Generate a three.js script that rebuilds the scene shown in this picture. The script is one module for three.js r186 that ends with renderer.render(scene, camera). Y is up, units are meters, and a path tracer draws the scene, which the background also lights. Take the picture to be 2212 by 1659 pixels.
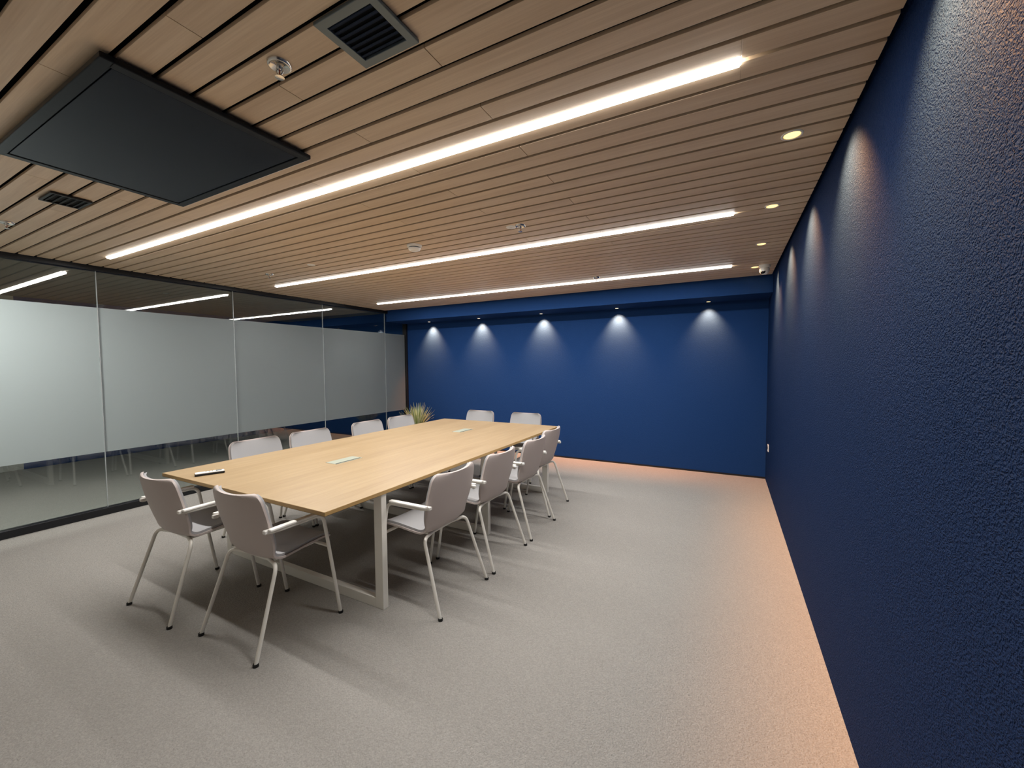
import * as THREE from 'three';
import { RoundedBoxGeometry } from 'three/addons/geometries/RoundedBoxGeometry.js';
import { mergeGeometries, toCreasedNormals } from 'three/addons/utils/BufferGeometryUtils.js';
import { RectAreaLightUniformsLib } from 'three/addons/lights/RectAreaLightUniformsLib.js';

// ------------------------------------------------------------------ camera, lights, exposure
const scene = new THREE.Scene();
scene.background = new THREE.Color(0x000000);
const renderer = new THREE.WebGLRenderer({ antialias: true });
renderer.toneMapping = THREE.LinearToneMapping;
renderer.toneMappingExposure = 1.1;
renderer.shadowMap.enabled = true;
RectAreaLightUniformsLib.init();

const camera = new THREE.PerspectiveCamera(86.708, 2212 / 1659, 0.05, 60);
camera.position.set(0, 1.5, 0);
camera.quaternion.setFromRotationMatrix(new THREE.Matrix4().makeBasis(
  new THREE.Vector3(0.8836, -0.0080, -0.4682),
  new THREE.Vector3(-0.0150, 0.9989, -0.0445),
  new THREE.Vector3(0.4681, 0.0450, 0.8825)));

// room (metres): x to the right along the far wall, z towards the camera
const CE = 2.525;              // underside of the slatted ceiling
const XR = 0.452, XL = -5.64;  // textured wall, glass wall
const ZB = -6.17, ZF = 1.7;    // far wall, wall behind the camera
const BULK_Z = -5.65, BULK_Y = 2.33;
const GAP_PITCH = 0.113, GAP_Z = -0.385, STRIP_GAPS = [11, 25, 40];
const STRIP_Z = STRIP_GAPS.map((k) => GAP_Z - GAP_PITCH * k), STRIP_X0 = -5.075, STRIP_X1 = 0.02;
const SPOT_X = 0.24, SPOT_Z = [-5.076, -4.13, -3.181, -2.249, -1.32, -0.39];
const STRIP = { color: new THREE.Color(1.0, 0.985, 0.965), radiance: 96, width: 0.042 };
const WARM = { color: new THREE.Color(1.0, 0.43, 0.13), candela: 15 };
WARM.glow = new THREE.Color(1.0, 0.56, 0.14);
const BULK = { color: new THREE.Color(1.0, 0.36, 0.12), candela: 17, glow: new THREE.Color(1.0, 0.8, 0.55) };

// ------------------------------------------------------------------ helpers
let seed = 12345;
const rnd = () => { seed = (seed * 1664525 + 1013904223) >>> 0; return seed / 4294967296; };
const used = {};
function numbered(name) { const n = used[name] = (used[name] ?? -1) + 1; return n ? `${name}_${String(n).padStart(3, '0')}` : name; }
function shade(o) { o.traverse((c) => { if (c.isMesh) { c.castShadow = true; c.receiveShadow = true; } }); return o; }
function mesh(name, geo, mat, parent) {
  const g = Array.isArray(geo) ? mergeGeometries(geo.map((q) => { const r = q.index ? q.toNonIndexed() : q.clone(); return r; })) : geo;
  const m = new THREE.Mesh(g, mat); m.name = parent === scene ? numbered(name) : name; m.castShadow = m.receiveShadow = true; parent.add(m); return m;
}
function thing(name, label, category, [x, y, z] = [0, 0, 0], turn = 0, group) {
  const o = new THREE.Group(); o.name = numbered(name); o.position.set(x, y, z); o.rotation.y = turn; o.userData = { label, category };
  if (group) o.userData.group = group; scene.add(o); return o;
}
function struct(name, geo, mat, label) { const m = mesh(name, geo, mat, scene); m.userData.kind = 'structure'; if (label) m.userData.label = label; return m; }
function structGroup(name, label) { const o = new THREE.Group(); o.name = name; o.userData = { kind: 'structure', label }; scene.add(o); return o; }
// uv in metres from the face direction; grain: the axis that u follows
function metreUV(g, grain = 'x', du = 0, dv = 0) {
  const p = g.attributes.position, n = g.attributes.normal, uv = new Float32Array(p.count * 2);
  for (let i = 0; i < p.count; i++) {
    const a = [Math.abs(n.getX(i)), Math.abs(n.getY(i)), Math.abs(n.getZ(i))], q = { x: p.getX(i), y: p.getY(i), z: p.getZ(i) };
    const k = a[0] >= a[1] && a[0] >= a[2] ? 'x' : a[1] >= a[2] ? 'y' : 'z', axes = ['x', 'y', 'z'].filter((c) => c !== k);
    const u = axes.includes(grain) ? grain : axes[0], v = axes.find((c) => c !== u);
    uv[2 * i] = q[u] + du; uv[2 * i + 1] = q[v] + dv;
  }
  g.setAttribute('uv', new THREE.BufferAttribute(uv, 2)); return g;
}
function box(x0, x1, y0, y1, z0, z1, r = 0, grain = 'x') {
  const g = r ? new RoundedBoxGeometry(x1 - x0, y1 - y0, z1 - z0, 2, r) : new THREE.BoxGeometry(x1 - x0, y1 - y0, z1 - z0);
  g.translate((x0 + x1) / 2, (y0 + y1) / 2, (z0 + z1) / 2); return metreUV(g, grain);
}
const Q = Math.PI / 2, V = (x, y, z) => new THREE.Vector3(x, y, z);
// polyline with rounded bends
function bentPath(pts, r) {
  const path = new THREE.CurvePath();
  let from = pts[0];
  for (let i = 1; i < pts.length - 1; i++) {
    const a = pts[i].clone().sub(pts[i - 1]), b = pts[i + 1].clone().sub(pts[i]), c = Math.min(r, a.length() / 2, b.length() / 2);
    const p = pts[i].clone().addScaledVector(a.normalize(), -c), q = pts[i].clone().addScaledVector(b.normalize(), c);
    path.add(new THREE.LineCurve3(from, p)); path.add(new THREE.QuadraticBezierCurve3(p, pts[i], q)); from = q;
  }
  path.add(new THREE.LineCurve3(from, pts[pts.length - 1])); return path;
}
const tube = (pts, rad, r = 0.04, seg = 36, sides = 10) => new THREE.TubeGeometry(bentPath(pts, r), seg, rad, sides, false);
const lathe = (pts, seg = 28) => new THREE.LatheGeometry(pts.map(([x, y]) => new THREE.Vector2(x, y)), seg);

// periodic value noise for textures
function noiseGrid(n, s) { const a = new Float32Array(n * n); let k = s; for (let i = 0; i < a.length; i++) { k = (k * 1664525 + 1013904223) >>> 0; a[i] = k / 4294967296; } return a; }
const GR = noiseGrid(256, 77);
function vnoise(x, y, px, py, off = 0) {
  const xi = Math.floor(x), yi = Math.floor(y), fx = x - xi, fy = y - yi, sx = fx * fx * (3 - 2 * fx), sy = fy * fy * (3 - 2 * fy);
  const g = (i, j) => GR[((((i % px) + px) % px) + off * 37) % 256 + ((((j % py) + py) % py + off * 91) % 256) * 256];
  const a = g(xi, yi), b = g(xi + 1, yi), c = g(xi, yi + 1), d = g(xi + 1, yi + 1);
  return a + (b - a) * sx + (c - a) * sy + (a - b - c + d) * sx * sy;
}
function texture(w, h, f, srgb, mx, my) {
  const d = new Uint8Array(w * h * 4);
  for (let j = 0; j < h; j++) for (let i = 0; i < w; i++) {
    const c = f(i / w, j / h), k = 4 * (j * w + i);
    d[k] = Math.max(0, Math.min(255, c[0])); d[k + 1] = Math.max(0, Math.min(255, c[1])); d[k + 2] = Math.max(0, Math.min(255, c[2])); d[k + 3] = 255;
  }
  const t = new THREE.DataTexture(d, w, h); t.wrapS = t.wrapT = THREE.RepeatWrapping; t.magFilter = THREE.LinearFilter; t.minFilter = THREE.LinearMipmapLinearFilter; t.generateMipmaps = true;
  if (srgb) t.colorSpace = THREE.SRGBColorSpace; t.repeat.set(1 / mx, 1 / my); t.needsUpdate = true; return t;
}
function woodTexture(base, dark, amount, off, mx, my) {
  return texture(1024, 512, (u, v) => {
    const wob = vnoise(u * 4, v * 6, 4, 6, off) * 0.06;
    const broad = vnoise(u * 3, (v + wob) * 10, 3, 10, off + 1), mid = vnoise(u * 8, (v + wob) * 48, 8, 48, off + 2), fine = vnoise(u * 24, v * 200, 24, 200, off + 3);
    const t = amount * (0.5 * broad + 0.34 * mid + 0.3 * fine);
    return base.map((b, k) => b + (dark[k] - b) * t);
  }, true, mx, my);
}

// ------------------------------------------------------------------ materials
const std = (o) => new THREE.MeshStandardMaterial(o), phys = (o) => new THREE.MeshPhysicalMaterial(o);
const slatMats = [0, 1, 2, 3].map((k) => {
  const tone = [[232, 209, 180], [235, 213, 184], [227, 205, 177], [233, 209, 178]][k];
  return std({ map: woodTexture(tone, [184, 154, 122], 0.6, 5 + k * 7, 2.4, 0.5), roughness: 0.42 });
});
const oak = std({ map: woodTexture([177, 153, 117], [140, 113, 79], 0.62, 41, 1.9, 0.62), roughness: 0.38 });
const oakEdge = std({ map: woodTexture([190, 156, 100], [156, 120, 70], 0.55, 43, 1.9, 0.3), roughness: 0.5 });
const carpetMap = texture(1024, 1024, (u, v) => {
  const n = 0.7 * vnoise(u * 256, v * 256, 256, 256, 2) + 0.25 * vnoise(u * 160, v * 160, 160, 160, 3) + 0.05 * vnoise(u * 9, v * 9, 9, 9, 4);
  const k = 0.92 + 0.16 * n; return [150 * k, 146 * k, 140 * k];
}, true, 1.1, 1.1);
const carpetBump = texture(512, 512, (u, v) => { const n = 255 * (0.6 * vnoise(u * 250, v * 250, 250, 250, 6) + 0.4 * vnoise(u * 128, v * 128, 128, 128, 7)); return [n, n, n]; }, false, 0.8, 0.8);
const carpet = std({ map: carpetMap, bumpMap: carpetBump, bumpScale: 0.003, roughness: 0.95 });
const stuccoBump = texture(1024, 1024, (u, v) => {
  const w = vnoise(u * 30, v * 30, 30, 30, 8) * 0.02;
  const a = vnoise((u + w) * 60, (v + w) * 60, 60, 60, 9), b = vnoise((u - w) * 120, (v + w) * 120, 120, 120, 10), c = vnoise(u * 240, v * 240, 240, 240, 11);
  const r = 1 - Math.abs(2 * a - 1); const n = 255 * (0.45 * r + 0.35 * b + 0.2 * c); return [n, n, n];
}, false, 0.36, 0.36);
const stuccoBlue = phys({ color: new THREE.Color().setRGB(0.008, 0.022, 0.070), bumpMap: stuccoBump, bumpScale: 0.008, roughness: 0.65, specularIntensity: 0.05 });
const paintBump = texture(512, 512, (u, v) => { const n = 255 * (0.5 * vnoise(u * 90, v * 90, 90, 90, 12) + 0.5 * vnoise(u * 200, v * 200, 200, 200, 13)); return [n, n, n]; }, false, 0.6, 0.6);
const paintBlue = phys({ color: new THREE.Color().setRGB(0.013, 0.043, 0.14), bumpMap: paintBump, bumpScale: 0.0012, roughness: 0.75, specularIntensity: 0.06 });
const black = std({ color: 0x0b0b0d, roughness: 0.5 });
const blackMetal = std({ color: 0x17181b, roughness: 0.38, metalness: 0.3 });
const voidBlack = std({ color: 0x0a0908, roughness: 0.9 });
const pane = phys({ color: 0xf2f7f5, transmission: 1, thickness: 0, roughness: 0, ior: 1.75 });
const film = phys({ color: new THREE.Color().setRGB(0.75, 0.78, 0.79), transmission: 0.95, thickness: 0, roughness: 1, ior: 1.3, specularIntensity: 0.1 });
const silicone = phys({ color: 0xb8bcbc, transmission: 0.35, thickness: 0, roughness: 0.5 });
const corridorPale = std({ color: 0xa6a49e, roughness: 0.9 });
const corridorCeiling = std({ color: 0x6e6b66, roughness: 0.9 });
const plainWall = std({ color: 0xdad8d2, roughness: 0.9 });
const whiteMetal = std({ color: 0xe6e2d8, roughness: 0.36 });
const whitePlastic = std({ color: 0xeeebe4, roughness: 0.38 });
const shellMat = std({ color: new THREE.Color().setRGB(0.50, 0.43, 0.40), roughness: 0.5 });
const fabricBump = texture(256, 256, (u, v) => { const n = 255 * (0.5 + 0.25 * Math.sin(u * Math.PI * 128) + 0.25 * Math.sin(v * Math.PI * 128)); return [n, n, n]; }, false, 0.12, 0.12);
const padMat = std({ color: new THREE.Color().setRGB(0.38, 0.375, 0.38), roughness: 0.9, bumpMap: fabricBump, bumpScale: 0.0006 });
const rubber = std({ color: 0x1b1a19, roughness: 0.7 });
const chrome = std({ color: 0xd8d4cd, roughness: 0.22, metalness: 1 });
const redBulb = phys({ color: 0xb0503a, roughness: 0.15, transmission: 0.3, thickness: 0.004 });
const greyMetal = std({ color: 0x68747a, roughness: 0.42, metalness: 0.4 });
const navyMetal = std({ color: 0x1d2b40, roughness: 0.45, metalness: 0.3 });
const panelGloss = phys({ color: 0x081122, roughness: 0.25, specularIntensity: 0.35 });
const lidMetal = std({ color: 0x9ea292, roughness: 0.4 });

// ------------------------------------------------------------------ the setting
struct('floor', box(XL - 0.01, XR + 0.02, -0.12, 0, ZB - 0.05, ZF), carpet, 'grey beige short pile carpet floor');
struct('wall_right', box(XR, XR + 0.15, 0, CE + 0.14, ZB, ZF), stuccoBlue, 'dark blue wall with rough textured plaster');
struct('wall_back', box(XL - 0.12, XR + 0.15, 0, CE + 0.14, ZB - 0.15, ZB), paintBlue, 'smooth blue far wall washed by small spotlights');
struct('wall_front', box(-9.45, XR + 0.15, 0, CE + 0.14, ZF, ZF + 0.15), plainWall, 'plain pale wall opposite the blue wall');
struct('trim_1', box(XL, XR, BULK_Y, CE + 0.06, ZB, BULK_Z, 0), paintBlue, 'blue bulkhead dropped below the ceiling along the far wall');
struct('baseboard_back', box(XL + 0.03, XR, 0, 0.022, ZB, ZB + 0.008), black, 'thin black skirting along the blue far wall');

// slatted ceiling: dark slab and planks that run along x with open gaps between them
const ceiling = struct('ceiling', box(XL - 0.15, XR + 0.15, CE + 0.075, CE + 0.16, BULK_Z, ZF), voidBlack, 'ceiling of oak planks with dark gaps between them');
{
  const gap = 0.019, half = STRIP.width / 2 + 0.004, thick = 0.014, px0 = XL + 0.045, px1 = XR - 0.018;
  const cache = {};
  const plankGeo = (len, w, k) => {
    const key = `${len.toFixed(3)}_${w.toFixed(4)}_${k}`;
    if (!cache[key]) { const g = new RoundedBoxGeometry(len, thick, w, 1, 0.0012); cache[key] = metreUV(g, 'x', k * 0.61 + 0.13, k * 0.117); }
    return cache[key];
  };
  for (let row = -18; row < 48; row++) {
    const far = GAP_Z - GAP_PITCH * (row + 1), near = GAP_Z - GAP_PITCH * row;
    if (far < BULK_Z - 0.02) break;
    const first = [-1.46, -0.88, -2.06][((row + 1) % 3 + 3) % 3] - 2.4 * 3, cuts = [px0];
    if (far < -0.2) for (let x = first; x < px1 - 0.15; x += 2.4) if (x > px0 + 0.15) cuts.push(x);
    const byFar = STRIP_GAPS.includes(row + 1), byNear = STRIP_GAPS.includes(row), ends = byFar || byNear ? [STRIP_X0 - 0.005, STRIP_X1 + 0.005] : [];
    const all = [...cuts, ...ends, px1].sort((p, q) => p - q);
    let mat = Math.floor(rnd() * 4);
    for (let i = 0; i + 1 < all.length; i++) {
      if (cuts.includes(all[i])) mat = Math.floor(rnd() * 4);
      const l = all[i] + (i && cuts.includes(all[i]) ? 0.0012 : 0), r = all[i + 1] - (cuts.includes(all[i + 1]) ? 0.0012 : 0), lit = ends.length && l > ends[0] - 0.002 && r < ends[1] + 0.002;
      const a = Math.max(far + (byFar && lit ? half : gap / 2), BULK_Z + 0.012), b = near - (byNear && lit ? half : gap / 2);
      if (b - a < 0.012) continue;
      mesh('plank', plankGeo(r - l, b - a, mat), slatMats[mat], ceiling).position.set((l + r) / 2, CE + thick / 2, (a + b) / 2);
    }
  }
}

// glass wall with black rails, panes, pale joints and a frosted band
{
  const w = structGroup('wall_left', 'frameless glass partition with a frosted band and black rails');
  mesh('top_rail', box(XL - 0.05, XL + 0.035, CE - 0.045, CE + 0.075, ZB, ZF, 0.004), blackMetal, w);
  mesh('bottom_rail', box(XL - 0.05, XL + 0.03, 0.0, 0.072, ZB, ZF, 0.004), blackMetal, w);
  mesh('end_post', box(XL - 0.05, XL + 0.04, 0.07, CE - 0.045, ZB, ZB + 0.045, 0.003), black, w);
  const cuts = [ZF, 0.91, -0.395, -1.70, -2.985, -4.295, -5.606, ZB + 0.045];
  for (let i = 0; i + 1 < cuts.length; i++) {
    const a = cuts[i + 1] + 0.004, b = cuts[i] - 0.004;
    const p = mesh('pane', box(XL - 0.012, XL, 0.06, CE - 0.04, a, b), pane, w);
    const f = mesh('frosted_film', new THREE.PlaneGeometry(b - a, 2.115 - 0.645).rotateY(Q).translate(XL + 0.001, 1.38, (a + b) / 2), film, p);
    f.userData.label = 'frosted privacy film';
    if (i) mesh('joint', box(XL - 0.012, XL + 0.001, 0.065, CE - 0.045, cuts[i] - 0.0028, cuts[i] + 0.0028), silicone, w);
  }
}
// the dim space beyond the glass
const XO = -9.3;
struct('floor_corridor', box(XO, XL - 0.01, -0.12, -0.002, ZB - 0.15, ZF), carpet, 'carpet of the dim space beyond the glass');
struct('wall_corridor', box(XO - 0.15, XO, 0, CE + 0.14, ZB - 0.15, -1.9), paintBlue, 'blue wall of the space beyond the glass');
struct('wall_corridor_pale', box(XO - 0.15, XO, 0, CE + 0.14, -1.9, ZF), corridorPale, 'pale wall of the space beyond the glass');
struct('wall_corridor_end', box(XO, XL - 0.12, 0, CE + 0.14, ZB - 0.15, ZB), paintBlue, 'blue end wall beyond the glass');
struct('ceiling_corridor', box(XO - 0.15, XL - 0.15, CE + 0.05, CE + 0.16, ZB - 0.15, ZF + 0.15), corridorCeiling, 'grey ceiling beyond the glass');
{
  const t = thing('corridor_light', 'square ceiling light in the space behind the frosted glass', 'light', [XL - 1.0, CE + 0.05, -0.45]);
  mesh('frame', box(-0.3, 0.3, -0.02, 0, -0.3, 0.3, 0.004), whitePlastic, t);
  const d = mesh('diffuser', box(-0.28, 0.28, -0.026, -0.02, -0.28, 0.28), std({ color: 0xffffff, emissive: STRIP.color, emissiveIntensity: 6 }), t);
  d.userData.label = 'glowing diffuser';
  const l = new THREE.RectAreaLight(STRIP.color, 36, 0.56, 0.56); l.rotation.x = -Math.PI / 2; l.position.set(0, -0.03, 0); t.add(l);
}

// ------------------------------------------------------------------ ceiling fittings
const stripGlow = std({ color: 0xffffff, emissive: STRIP.color, emissiveIntensity: 14, roughness: 0.5 });
['beside the large black ceiling panel', 'between the other two, close to the smoke detector', 'next to the blue bulkhead'].forEach((where, i) => {
  const len = STRIP_X1 - STRIP_X0, t = thing('linear_ceiling_light', `long white linear ceiling light ${where}`, 'ceiling light', [(STRIP_X0 + STRIP_X1) / 2, CE, STRIP_Z[i]], 0, 'linear ceiling lights');
  mesh('channel', [box(-len / 2 - 0.004, len / 2 + 0.004, 0.004, 0.05, -STRIP.width / 2 - 0.003, -STRIP.width / 2), box(-len / 2 - 0.004, len / 2 + 0.004, 0.004, 0.05, STRIP.width / 2, STRIP.width / 2 + 0.003), box(-len / 2 - 0.004, len / 2 + 0.004, 0.047, 0.05, -STRIP.width / 2, STRIP.width / 2)], whiteMetal, t);
  // opal diffuser that bows a little below the planks
  const s = new THREE.Shape(); const h = STRIP.width / 2;
  s.moveTo(-h, 0.012); s.lineTo(-h, -0.002); s.quadraticCurveTo(-h * 0.9, -0.012, 0, -0.013); s.quadraticCurveTo(h * 0.9, -0.012, h, -0.002); s.lineTo(h, 0.012); s.lineTo(-h, 0.012);
  const g = new THREE.ExtrudeGeometry(s, { depth: len, bevelEnabled: false, curveSegments: 6 }); g.translate(0, 0, -len / 2); g.rotateY(Math.PI / 2);
  mesh('diffuser', g, stripGlow, t).userData.label = 'glowing white diffuser';
  const l = new THREE.RectAreaLight(STRIP.color, STRIP.radiance, len, STRIP.width); l.rotation.x = -Math.PI / 2; l.position.set(0, -0.016, 0); t.add(l);
});

function downlight(name, label, group, [x, y, z], r, conf, glow, aim, cone) {
  const t = thing(name, label, 'downlight', [x, y, z], 0, group);
  mesh('trim_ring', lathe([[r * 0.72, 0.012], [r * 0.74, -0.001], [r * 0.86, -0.005], [r, -0.004], [r * 1.02, 0.0]]), name === 'bulkhead_spotlight' ? chrome : whitePlastic, t);
  const d = mesh('lens', new THREE.CylinderGeometry(r * 0.72, r * 0.72, 0.004, 24), std({ color: 0xffffff, emissive: conf.glow ?? conf.color, emissiveIntensity: glow }), t);
  d.position.y = -0.001; d.userData.label = 'glowing lens';
  const s = new THREE.SpotLight(conf.color, conf.candela, 0, cone, 1, 2); s.position.set(0, -0.012, 0); s.castShadow = true; s.shadow.radius = 1;
  s.target.position.set(aim[0], -2, aim[1]); t.add(s, s.target);
}
SPOT_Z.forEach((z, i) => downlight('recessed_downlight', i ? `amber recessed downlight above the textured wall, ${['', 'second', 'third', 'fourth', 'fifth', 'sixth'][i]} counted from the security camera` : 'amber recessed downlight right beside the white security camera', 'amber downlights along the textured wall', [SPOT_X, CE, z], 0.042, WARM, 2.4, [1.30, 0], 0.84));
[-0.24, -1.455, -2.67, -3.86, -4.96].forEach((x, i) => downlight('bulkhead_spotlight', i ? (i === 4 ? 'small spotlight under the blue bulkhead, the one nearest the glass partition' : `small spotlight under the blue bulkhead, ${['', 'second', 'third', 'fourth'][i]} from the textured wall`) : 'small amber spotlight under the blue bulkhead, the one nearest the textured wall', 'spotlights under the blue bulkhead', [x, BULK_Y, -6.055], 0.034, i ? BULK : { ...BULK, candela: 10, glow: new THREE.Color(1.0, 0.6, 0.2) }, i ? 1.6 : 2.6, [0, -0.62], 0.74));

// large glossy black panel
{
  const t = thing('ceiling_panel', 'large glossy black rectangular panel hung flat under the oak ceiling', 'panel', [-2.385, CE, -0.945]);
  const w = 0.605, d = 0.372;
  mesh('body', box(-w + 0.02, w - 0.02, -0.02, 0, -d + 0.02, d - 0.02, 0.004), black, t);
  mesh('frame', [box(-w, w, -0.032, -0.012, -d, -d + 0.04, 0.004), box(-w, w, -0.032, -0.012, d - 0.04, d, 0.004), box(-w, -w + 0.04, -0.032, -0.012, -d + 0.03, d - 0.03, 0.004), box(w - 0.04, w, -0.032, -0.012, -d + 0.03, d - 0.03, 0.004)], phys({ color: 0x0b1018, roughness: 0.32, specularIntensity: 0.4 }), t);
  mesh('glass_face', box(-w + 0.044, w - 0.044, -0.029, -0.018, -d + 0.044, d - 0.044, 0.002), panelGloss, t);
}
function vent(name, label, x0, x1, z0, z1, frameMat, slatMat, n, border) {
  const t = thing(name, label, 'vent', [(x0 + x1) / 2, CE, (z0 + z1) / 2]);
  const w = (x1 - x0) / 2, d = (z1 - z0) / 2;
  mesh('backing', box(-w + 0.008, w - 0.008, -0.004, 0.0, -d + 0.008, d - 0.008), voidBlack, t);
  mesh('frame', [box(-w, w, -0.014, -0.003, -d, -d + border, 0.002), box(-w, w, -0.014, -0.003, d - border, d, 0.002), box(-w, -w + border, -0.014, -0.003, -d + border - 0.003, d - border + 0.003, 0.002), box(w - border, w, -0.014, -0.003, -d + border - 0.003, d - border + 0.003, 0.002)], frameMat, t);
  for (let i = 0; i < n; i++) {
    const s = mesh('slat', box(-w + border, w - border, -0.0015, 0.0015, -0.0075, 0.0075), slatMat, t);
    s.position.set(0, -0.0085, -d + border + (i + 0.5) * (2 * d - 2 * border) / n); s.rotation.x = 0.5;
  }
}
vent('air_grille', 'square grey metal air grille with dark blue louvres in the oak ceiling', -1.102, -0.869, -1.036, -0.835, greyMetal, navyMetal, 7, 0.028);
vent('air_vent', 'small black rectangular vent in the oak ceiling beside the black panel', -3.66, -3.45, -1.045, -0.868, black, black, 5, 0.014);

function sprinkler(x, z, label) {
  const t = thing('sprinkler_head', label, 'sprinkler', [x, CE, z], 0.4, 'ceiling sprinklers');
  mesh('rosette', lathe([[0.014, 0.004], [0.015, -0.004], [0.026, -0.004], [0.031, -0.011], [0.036, -0.009], [0.038, 0]]), chrome, t);
  mesh('body', lathe([[0, -0.018], [0.009, -0.018], [0.010, 0.002]], 16), chrome, t);
  mesh('frame_arms', [tube([V(-0.009, -0.012, 0), V(-0.013, -0.026, 0), V(0, -0.042, 0)], 0.0022, 0.008, 10, 6), tube([V(0.009, -0.012, 0), V(0.013, -0.026, 0), V(0, -0.042, 0)], 0.0022, 0.008, 10, 6)], chrome, t);
  const b = mesh('glass_bulb', new THREE.CapsuleGeometry(0.0024, 0.016, 4, 8), redBulb, t); b.position.y = -0.029;
  mesh('deflector', lathe([[0, -0.043], [0.014, -0.043], [0.015, -0.0455], [0, -0.0455]], 16), chrome, t);
}
sprinkler(-1.355, -0.893, 'chrome sprinkler head between the black panel and the square air grille');
sprinkler(-1.36, -2.712, 'chrome sprinkler head right beside a flat white ceiling disc');
sprinkler(-4.47, -2.75, 'chrome sprinkler head by the glass partition, in line with the smoke detector');
sprinkler(-1.374, -4.72, 'chrome sprinkler head between the two linear lights nearest the blue bulkhead');
sprinkler(-4.46, -0.903, 'chrome sprinkler head next to the small black vent');
for (const [x, z, label] of [[-1.435, -2.71, 'flat white round disc on the ceiling beside a sprinkler head'], [-3.71, -2.712, 'flat white round disc on the ceiling between smoke detector and glass partition']]) {
  const t = thing('ceiling_disc', label, 'cover', [x, CE, z]);
  mesh('plate', lathe([[0, -0.006], [0.03, -0.006], [0.036, -0.004], [0.038, 0]]), whitePlastic, t);
  mesh('boss', lathe([[0, -0.010], [0.012, -0.010], [0.014, -0.0055]], 16), whitePlastic, t);
}
{
  const t = thing('smoke_detector', 'white round smoke detector on the oak ceiling', 'detector', [-2.366, CE, -2.711]);
  mesh('base', lathe([[0, -0.018], [0.058, -0.018], [0.062, -0.010], [0.062, 0]]), whitePlastic, t);
  mesh('vent_ring', lathe([[0.04, -0.018], [0.046, -0.018], [0.046, -0.026], [0.04, -0.026]]), greyMetal, t);
  mesh('cap', lathe([[0, -0.050], [0.03, -0.048], [0.046, -0.040], [0.052, -0.026], [0.046, -0.025]]), whitePlastic, t);
}
{
  const t = thing('security_camera', 'white ball shaped security camera on the ceiling in the blue corner', 'camera', [0.325, CE, -5.03], -0.5);
  mesh('base', lathe([[0, -0.030], [0.046, -0.030], [0.052, -0.022], [0.054, 0]]), whitePlastic, t);
  const b = mesh('ball', new THREE.SphereGeometry(0.046, 28, 20), whitePlastic, t); b.position.y = -0.052;
  const e = mesh('lens_face', new THREE.CylinderGeometry(0.022, 0.025, 0.012, 24), std({ color: 0x101012, roughness: 0.2 }), t);
  e.position.set(0, -0.072, 0.036); e.rotation.x = 1.05;
  const l = mesh('lens', new THREE.SphereGeometry(0.010, 16, 12), panelGloss, t); l.position.set(0, -0.076, 0.041);
}
{
  const t = thing('wall_socket', 'small white wall socket low on the textured wall by the corner', 'socket', [XR, 0.475, -5.78]);
  mesh('plate', box(-0.009, 0, -0.042, 0.042, -0.042, 0.042, 0.003), whitePlastic, t);
  const c = mesh('recess', new THREE.CylinderGeometry(0.02, 0.02, 0.002, 20), black, t); c.rotation.z = Math.PI / 2; c.position.x = -0.009;
}

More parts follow.
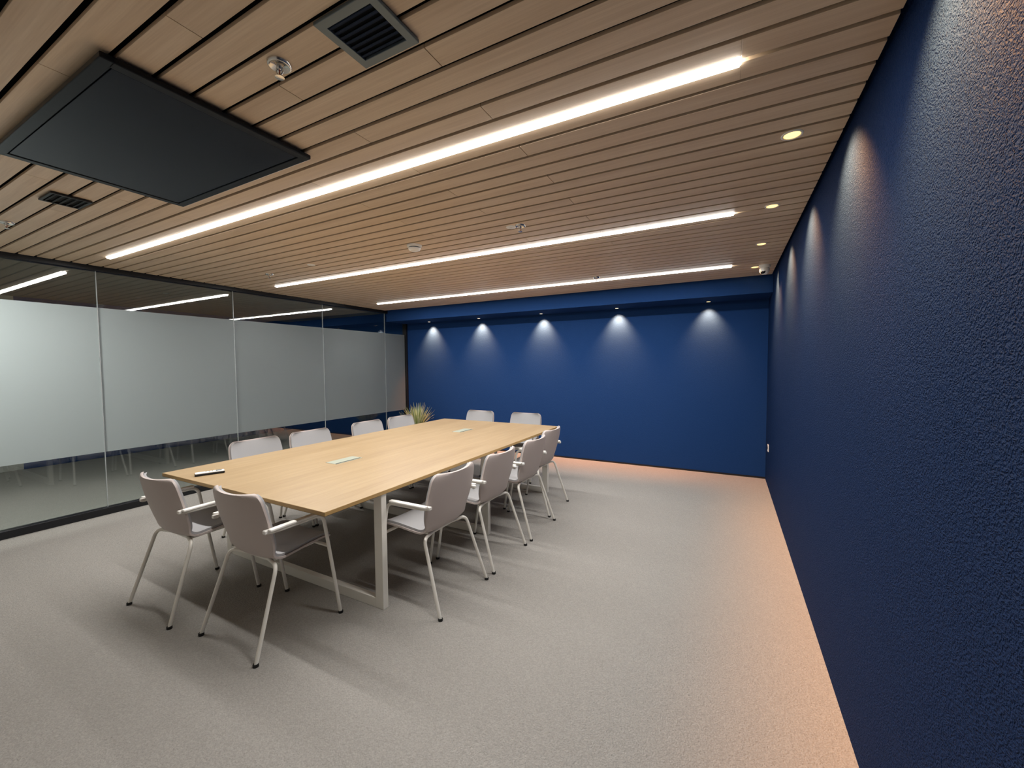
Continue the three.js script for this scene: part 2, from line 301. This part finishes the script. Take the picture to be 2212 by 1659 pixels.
// ------------------------------------------------------------------ meeting table
const TX0 = -3.59, TX1 = -1.838, TZ0 = -4.69, TZ1 = -1.378, TY = 0.745, TT = 0.024;
{
  const cx = (TX0 + TX1) / 2, cz = (TZ0 + TZ1) / 2, hw = (TX1 - TX0) / 2, hl = (TZ1 - TZ0) / 2;
  const t = thing('meeting_table', 'long oak meeting table on white steel frame legs', 'table', [cx, 0, cz]);
  mesh('tabletop', box(-hw + 0.001, hw - 0.001, TY - TT + 0.003, TY, -hl + 0.001, hl - 0.001, 0.0015, 'z'), oak, t);
  mesh('edge_band', [box(-hw, hw, TY - TT, TY - 0.001, hl - 0.002, hl, 0.0008), box(-hw, hw, TY - TT, TY - 0.001, -hl, -hl + 0.002, 0.0008), box(-hw, -hw + 0.002, TY - TT, TY - 0.001, -hl, hl, 0.0008, 'z'), box(hw - 0.002, hw, TY - TT, TY - 0.001, -hl, hl, 0.0008, 'z'), box(-hw, hw, TY - TT, TY - TT + 0.003, -hl, hl, 0.0008, 'z')], oakEdge, t);
  const a = 0.066, b = 0.042, ox = hw - 0.012;
  for (const z of [-1.80, -3.040, -4.376]) {
    const g = z - cz, f = new THREE.Group(); f.name = 'leg_frame'; t.add(f);
    for (const s of [-1, 1]) mesh('leg', box(s > 0 ? ox - a : -ox, s > 0 ? ox : -ox + a, 0, TY - TT, g - b / 2, g + b / 2, 0.003), whiteMetal, f);
    mesh('foot_bar', box(-ox + a, ox - a, 0.0, 0.062, g - b / 2, g + b / 2, 0.003), whiteMetal, f);
    mesh('top_bar', box(-ox + a, ox - a, TY - TT - 0.045, TY - TT, g - b / 2, g + b / 2, 0.003), whiteMetal, f);
  }
  for (const x of [-hw + 0.28, hw - 0.28]) mesh('rail', box(x - 0.02, x + 0.02, TY - TT - 0.045, TY - TT - 0.002, -4.34 - cz, -1.82 - cz, 0.003, 'z'), whiteMetal, t);
  mesh('cable_tray', [box(-0.11, 0.11, TY - TT - 0.10, TY - TT - 0.096, -3.9 - cz, -2.1 - cz), box(-0.112, -0.108, TY - TT - 0.10, TY - TT - 0.04, -3.9 - cz, -2.1 - cz), box(0.108, 0.112, TY - TT - 0.10, TY - TT - 0.04, -3.9 - cz, -2.1 - cz)], greyMetal, t);
  for (const z of [-2.24, -3.9]) {
    const p = new THREE.Group(); p.name = 'power_box'; p.position.set(-2.725 - cx, TY, z - cz); t.add(p);
    mesh('bezel', [box(-0.062, 0.062, -0.001, 0.0022, -0.128, -0.121, 0.0008), box(-0.062, 0.062, -0.001, 0.0022, 0.121, 0.128, 0.0008), box(-0.062, -0.055, -0.001, 0.0022, -0.128, 0.128, 0.0008), box(0.055, 0.062, -0.001, 0.0022, -0.128, 0.128, 0.0008)], lidMetal, p);
    mesh('slot', box(0.030, 0.055, -0.001, 0.0006, -0.121, 0.121), rubber, p);
    mesh('lid', box(-0.055, 0.036, -0.001, 0.0024, -0.121, 0.121, 0.0008), lidMetal, p);
  }
}
{
  const t = thing('remote_control', 'slim white remote control with dark underside lying on the oak table', 'remote', [-3.237, TY, -1.516], -0.39);
  mesh('base', box(-0.026, 0.026, 0, 0.016, -0.086, 0.086, 0.006), black, t);
  mesh('cover', box(-0.023, 0.023, 0.013, 0.021, -0.084, 0.084, 0.0038), whitePlastic, t);
  mesh('screen', box(-0.015, 0.015, 0.0205, 0.0215, -0.07, -0.035, 0.0004), greyMetal, t);
  for (let i = 0; i < 6; i++) mesh('button', box(-0.004, 0.004, 0.0205, 0.0225, -0.003, 0.003, 0.0008), lidMetal, t).position.set(i % 2 ? 0.009 : -0.009, 0, -0.015 + Math.floor(i / 2) * 0.018);
}

// ------------------------------------------------------------------ chairs (origin under the seat, front towards -z)
const PROFILE = new THREE.CatmullRomCurve3([V(0, 0.452, -0.245), V(0, 0.472, -0.215), V(0, 0.474, -0.13), V(0, 0.462, 0.0), V(0, 0.456, 0.075), V(0, 0.476, 0.124), V(0, 0.535, 0.153), V(0, 0.64, 0.182), V(0, 0.74, 0.206), V(0, 0.836, 0.226)]);
function shellGeometry(inner, outer, inset, v0 = 0, v1 = 1) {
  const L = PROFILE.getLength(), nu = 18, nv = 40, s0 = v0 * L + inset, s1 = v1 * L - inset, pos = [], idx = [];
  const P = (u, s, off) => {
    const q = Math.min(1, Math.max(0, s / L)), p = PROFILE.getPointAt(q), t = PROFILE.getTangentAt(q);
    const back = THREE.MathUtils.smoothstep(q, 0.42, 0.62);
    let hw = THREE.MathUtils.lerp(0.218, 0.238, THREE.MathUtils.smoothstep(q, 0.5, 0.78)) - 0.012 * THREE.MathUtils.smoothstep(q, 0.82, 1) - 0.012 * Math.exp(-(((q - 0.5) / 0.1) ** 2)) - inset;
    const end = Math.min(s - s0, s1 - s), r = 0.055 - inset;
    if (end < r) hw -= r - Math.sqrt(Math.max(0, r * r - (r - end) ** 2));
    const dish = (0.012 + 0.030 * back) * Math.pow(Math.abs(u), 2.4);
    const d = off + dish;
    return [u * hw, p.y + t.z * d, p.z - t.y * d];
  };
  for (const off of [outer, inner]) for (let j = 0; j <= nv; j++) {
    const e = j / nv, s = s0 + (s1 - s0) * (0.5 - 0.5 * Math.cos(Math.PI * e) * (0.55 + 0.45 * Math.abs(Math.cos(Math.PI * e))));
    for (let i = 0; i <= nu; i++) { const u = Math.sin((i / nu - 0.5) * Math.PI) * 0.35 + (2 * i / nu - 1) * 0.65; pos.push(...P(u, Math.min(s1, Math.max(s0, s)), off)); }
  }
  const n = (nu + 1) * (nv + 1), at = (l, i, j) => l * n + j * (nu + 1) + i;
  for (let j = 0; j < nv; j++) for (let i = 0; i < nu; i++) {
    idx.push(at(0, i, j), at(0, i + 1, j), at(0, i, j + 1), at(0, i + 1, j), at(0, i + 1, j + 1), at(0, i, j + 1));
    idx.push(at(1, i, j), at(1, i, j + 1), at(1, i + 1, j), at(1, i + 1, j), at(1, i, j + 1), at(1, i + 1, j + 1));
  }
  const rim = (a, b, c, d) => idx.push(a, b, c, b, d, c);
  for (let j = 0; j < nv; j++) { rim(at(0, 0, j), at(0, 0, j + 1), at(1, 0, j), at(1, 0, j + 1)); rim(at(0, nu, j + 1), at(0, nu, j), at(1, nu, j + 1), at(1, nu, j)); }
  for (let i = 0; i < nu; i++) { rim(at(0, i + 1, 0), at(0, i, 0), at(1, i + 1, 0), at(1, i, 0)); rim(at(0, i, nv), at(0, i + 1, nv), at(1, i, nv), at(1, i + 1, nv)); }
  const g = new THREE.BufferGeometry(); g.setAttribute('position', new THREE.Float32BufferAttribute(pos, 3)); g.setIndex(idx); g.computeVertexNormals();
  const c = toCreasedNormals(g, 0.9); const q = c.attributes.position, uv = new Float32Array(q.count * 2);
  for (let i = 0; i < q.count; i++) { uv[2 * i] = q.getX(i); uv[2 * i + 1] = q.getY(i) + q.getZ(i); }
  c.setAttribute('uv', new THREE.BufferAttribute(uv, 2)); return c;
}
function makeChair() {
  const t = thing('shell_armchair', '', 'chair');
  mesh('shell', shellGeometry(0.006, -0.005, 0), shellMat, t).userData.label = 'taupe plastic shell';
  mesh('pad', shellGeometry(0.020, 0.0055, 0.010), padMat, t).userData.label = 'light grey upholstered inner pad';
  const R = 0.0105;
  for (const s of [-1, 1]) {
    const fl = mesh('front_leg', tube([V(s * 0.262, 0.008, -0.252), V(s * 0.262, 0.645, -0.150), V(s * 0.262, 0.648, 0.12), V(s * 0.238, 0.648, 0.172)], R, 0.05, 48), whiteMetal, t);
    mesh('foot_cap', lathe([[0, 0], [0.014, 0], [0.0145, 0.012], [0.0115, 0.016]], 14), rubber, fl).position.set(s * 0.262, 0, -0.253);
    const rl = mesh('rear_leg', tube([V(s * 0.26, 0.008, 0.252), V(s * 0.222, 0.444, 0.108), V(s * 0.10, 0.441, 0.075)], R, 0.045, 40), whiteMetal, t);
    mesh('foot_cap', lathe([[0, 0], [0.014, 0], [0.0145, 0.012], [0.0115, 0.016]], 14), rubber, rl).position.set(s * 0.26, 0, 0.253);
    mesh('armrest', box(s * 0.262 - 0.016, s * 0.262 + 0.016, 0.653, 0.668, -0.125, 0.166, 0.006), whitePlastic, t);
    mesh('arm_bracket', box(s * 0.242 - 0.012, s * 0.242 + 0.012, 0.642, 0.662, 0.150, 0.182, 0.005), whitePlastic, t);
  }
  mesh('seat_frame', [
    tube([V(-0.262, 0.445, -0.182), V(0.262, 0.445, -0.182)], R * 0.95, 0.02, 4), tube([V(-0.13, 0.441, 0.075), V(0.13, 0.441, 0.075)], R, 0.02, 4),
    tube([V(-0.13, 0.441, 0.075), V(-0.13, 0.443, -0.182)], R * 0.9, 0.02, 4), tube([V(0.13, 0.441, 0.075), V(0.13, 0.443, -0.182)], R * 0.9, 0.02, 4)], whiteMetal, t);
  return t;
}
const order = ['first', 'second', 'third', 'fourth'];
const SPOTS = [
  [-3.08, -1.335, 0, 'taupe armchair at the remote control end of the table, nearer the glass partition'],
  [-2.33, -1.390, 0, 'taupe armchair at the remote control end of the table, nearer the textured wall'],
  ...[[-1.728, -2.118], [-1.722, -2.728], [-1.715, -3.348], [-1.79, -3.925]].map(([x, z], i) => [x, z, Q, `taupe armchair on the textured wall side of the table, ${order[i]} from the remote`]),
  ...[[-3.665, -2.18], [-3.665, -2.738], [-3.665, -3.495], [-3.665, -4.062]].map(([x, z], i) => [x, z, -Q, `grey padded armchair on the glass side of the table, ${order[i]} from the remote`]),
  [-3.205, -4.87, Math.PI, 'grey padded armchair at the blue wall end of the table, nearer the plant'],
  [-2.46, -4.87, Math.PI, 'grey padded armchair at the blue wall end of the table, nearer the textured wall'],
];
const proto = makeChair();
SPOTS.forEach(([x, z, turn, label], i) => {
  const c = i ? proto.clone() : proto;
  if (i) { c.name = numbered('shell_armchair'); scene.add(c); }
  c.position.set(x, 0, z); c.rotation.y = turn; c.userData = { label, category: 'chair', group: 'armchairs around the meeting table' };
});

// ------------------------------------------------------------------ potted plant in the corner
{
  const t = thing('potted_plant', 'spiky pale green grass plant in a dark pot in the blue corner', 'plant', [-5.0, 0, -5.72]);
  mesh('pot', lathe([[0, 0], [0.13, 0], [0.135, 0.01], [0.17, 0.40], [0.176, 0.41], [0.176, 0.425], [0.160, 0.425], [0.158, 0.385], [0, 0.385]]), blackMetal, t);
  mesh('soil', lathe([[0, 0.392], [0.1, 0.39], [0.158, 0.384]], 20), std({ color: 0x2a1d12, roughness: 1 }), t);
  const mats = [0x9aa86c, 0xb3b98a, 0x7f8f52, 0xc3c6a2].map((c) => phys({ color: c, roughness: 0.6, transmission: 0.15, thickness: 0, side: THREE.DoubleSide }));
  for (let i = 0; i < 110; i++) {
    const a = i * 2.39996, lean = 0.08 + 0.75 * Math.pow((i + 0.5) / 110, 0.8), len = 0.42 + 0.1 * rnd() - 0.09 * lean, r0 = 0.02 + 0.06 * rnd(), w = 0.007 + 0.004 * rnd(), droop = 0.02 + 0.10 * rnd() * lean;
    const n = 5, pos = [], idx = [], dx = Math.cos(a), dz = Math.sin(a);
    for (let k = 0; k <= n; k++) {
      const f = k / n, out = r0 + len * f * Math.sin(lean), up = 0.38 + len * f * Math.cos(lean) - droop * f * f, ww = w * (1 - f ** 2.2) + 0.0008;
      pos.push(dx * out - dz * ww, up, dz * out + dx * ww, dx * out * 1.0, up - 0.003, dz * out, dx * out + dz * ww, up, dz * out - dx * ww);
    }
    for (let k = 0; k < n; k++) for (const j of [0, 1]) { const p = 3 * k + j; idx.push(p, p + 3, p + 1, p + 1, p + 3, p + 4); }
    const g = new THREE.BufferGeometry(); g.setAttribute('position', new THREE.Float32BufferAttribute(pos, 3)); g.setIndex(idx); g.computeVertexNormals();
    g.setAttribute('uv', new THREE.Float32BufferAttribute(new Float32Array(pos.length / 3 * 2), 2));
    mesh('leaf', g, mats[i % 4], t);
  }
}
shade(scene);
renderer.render(scene, camera);
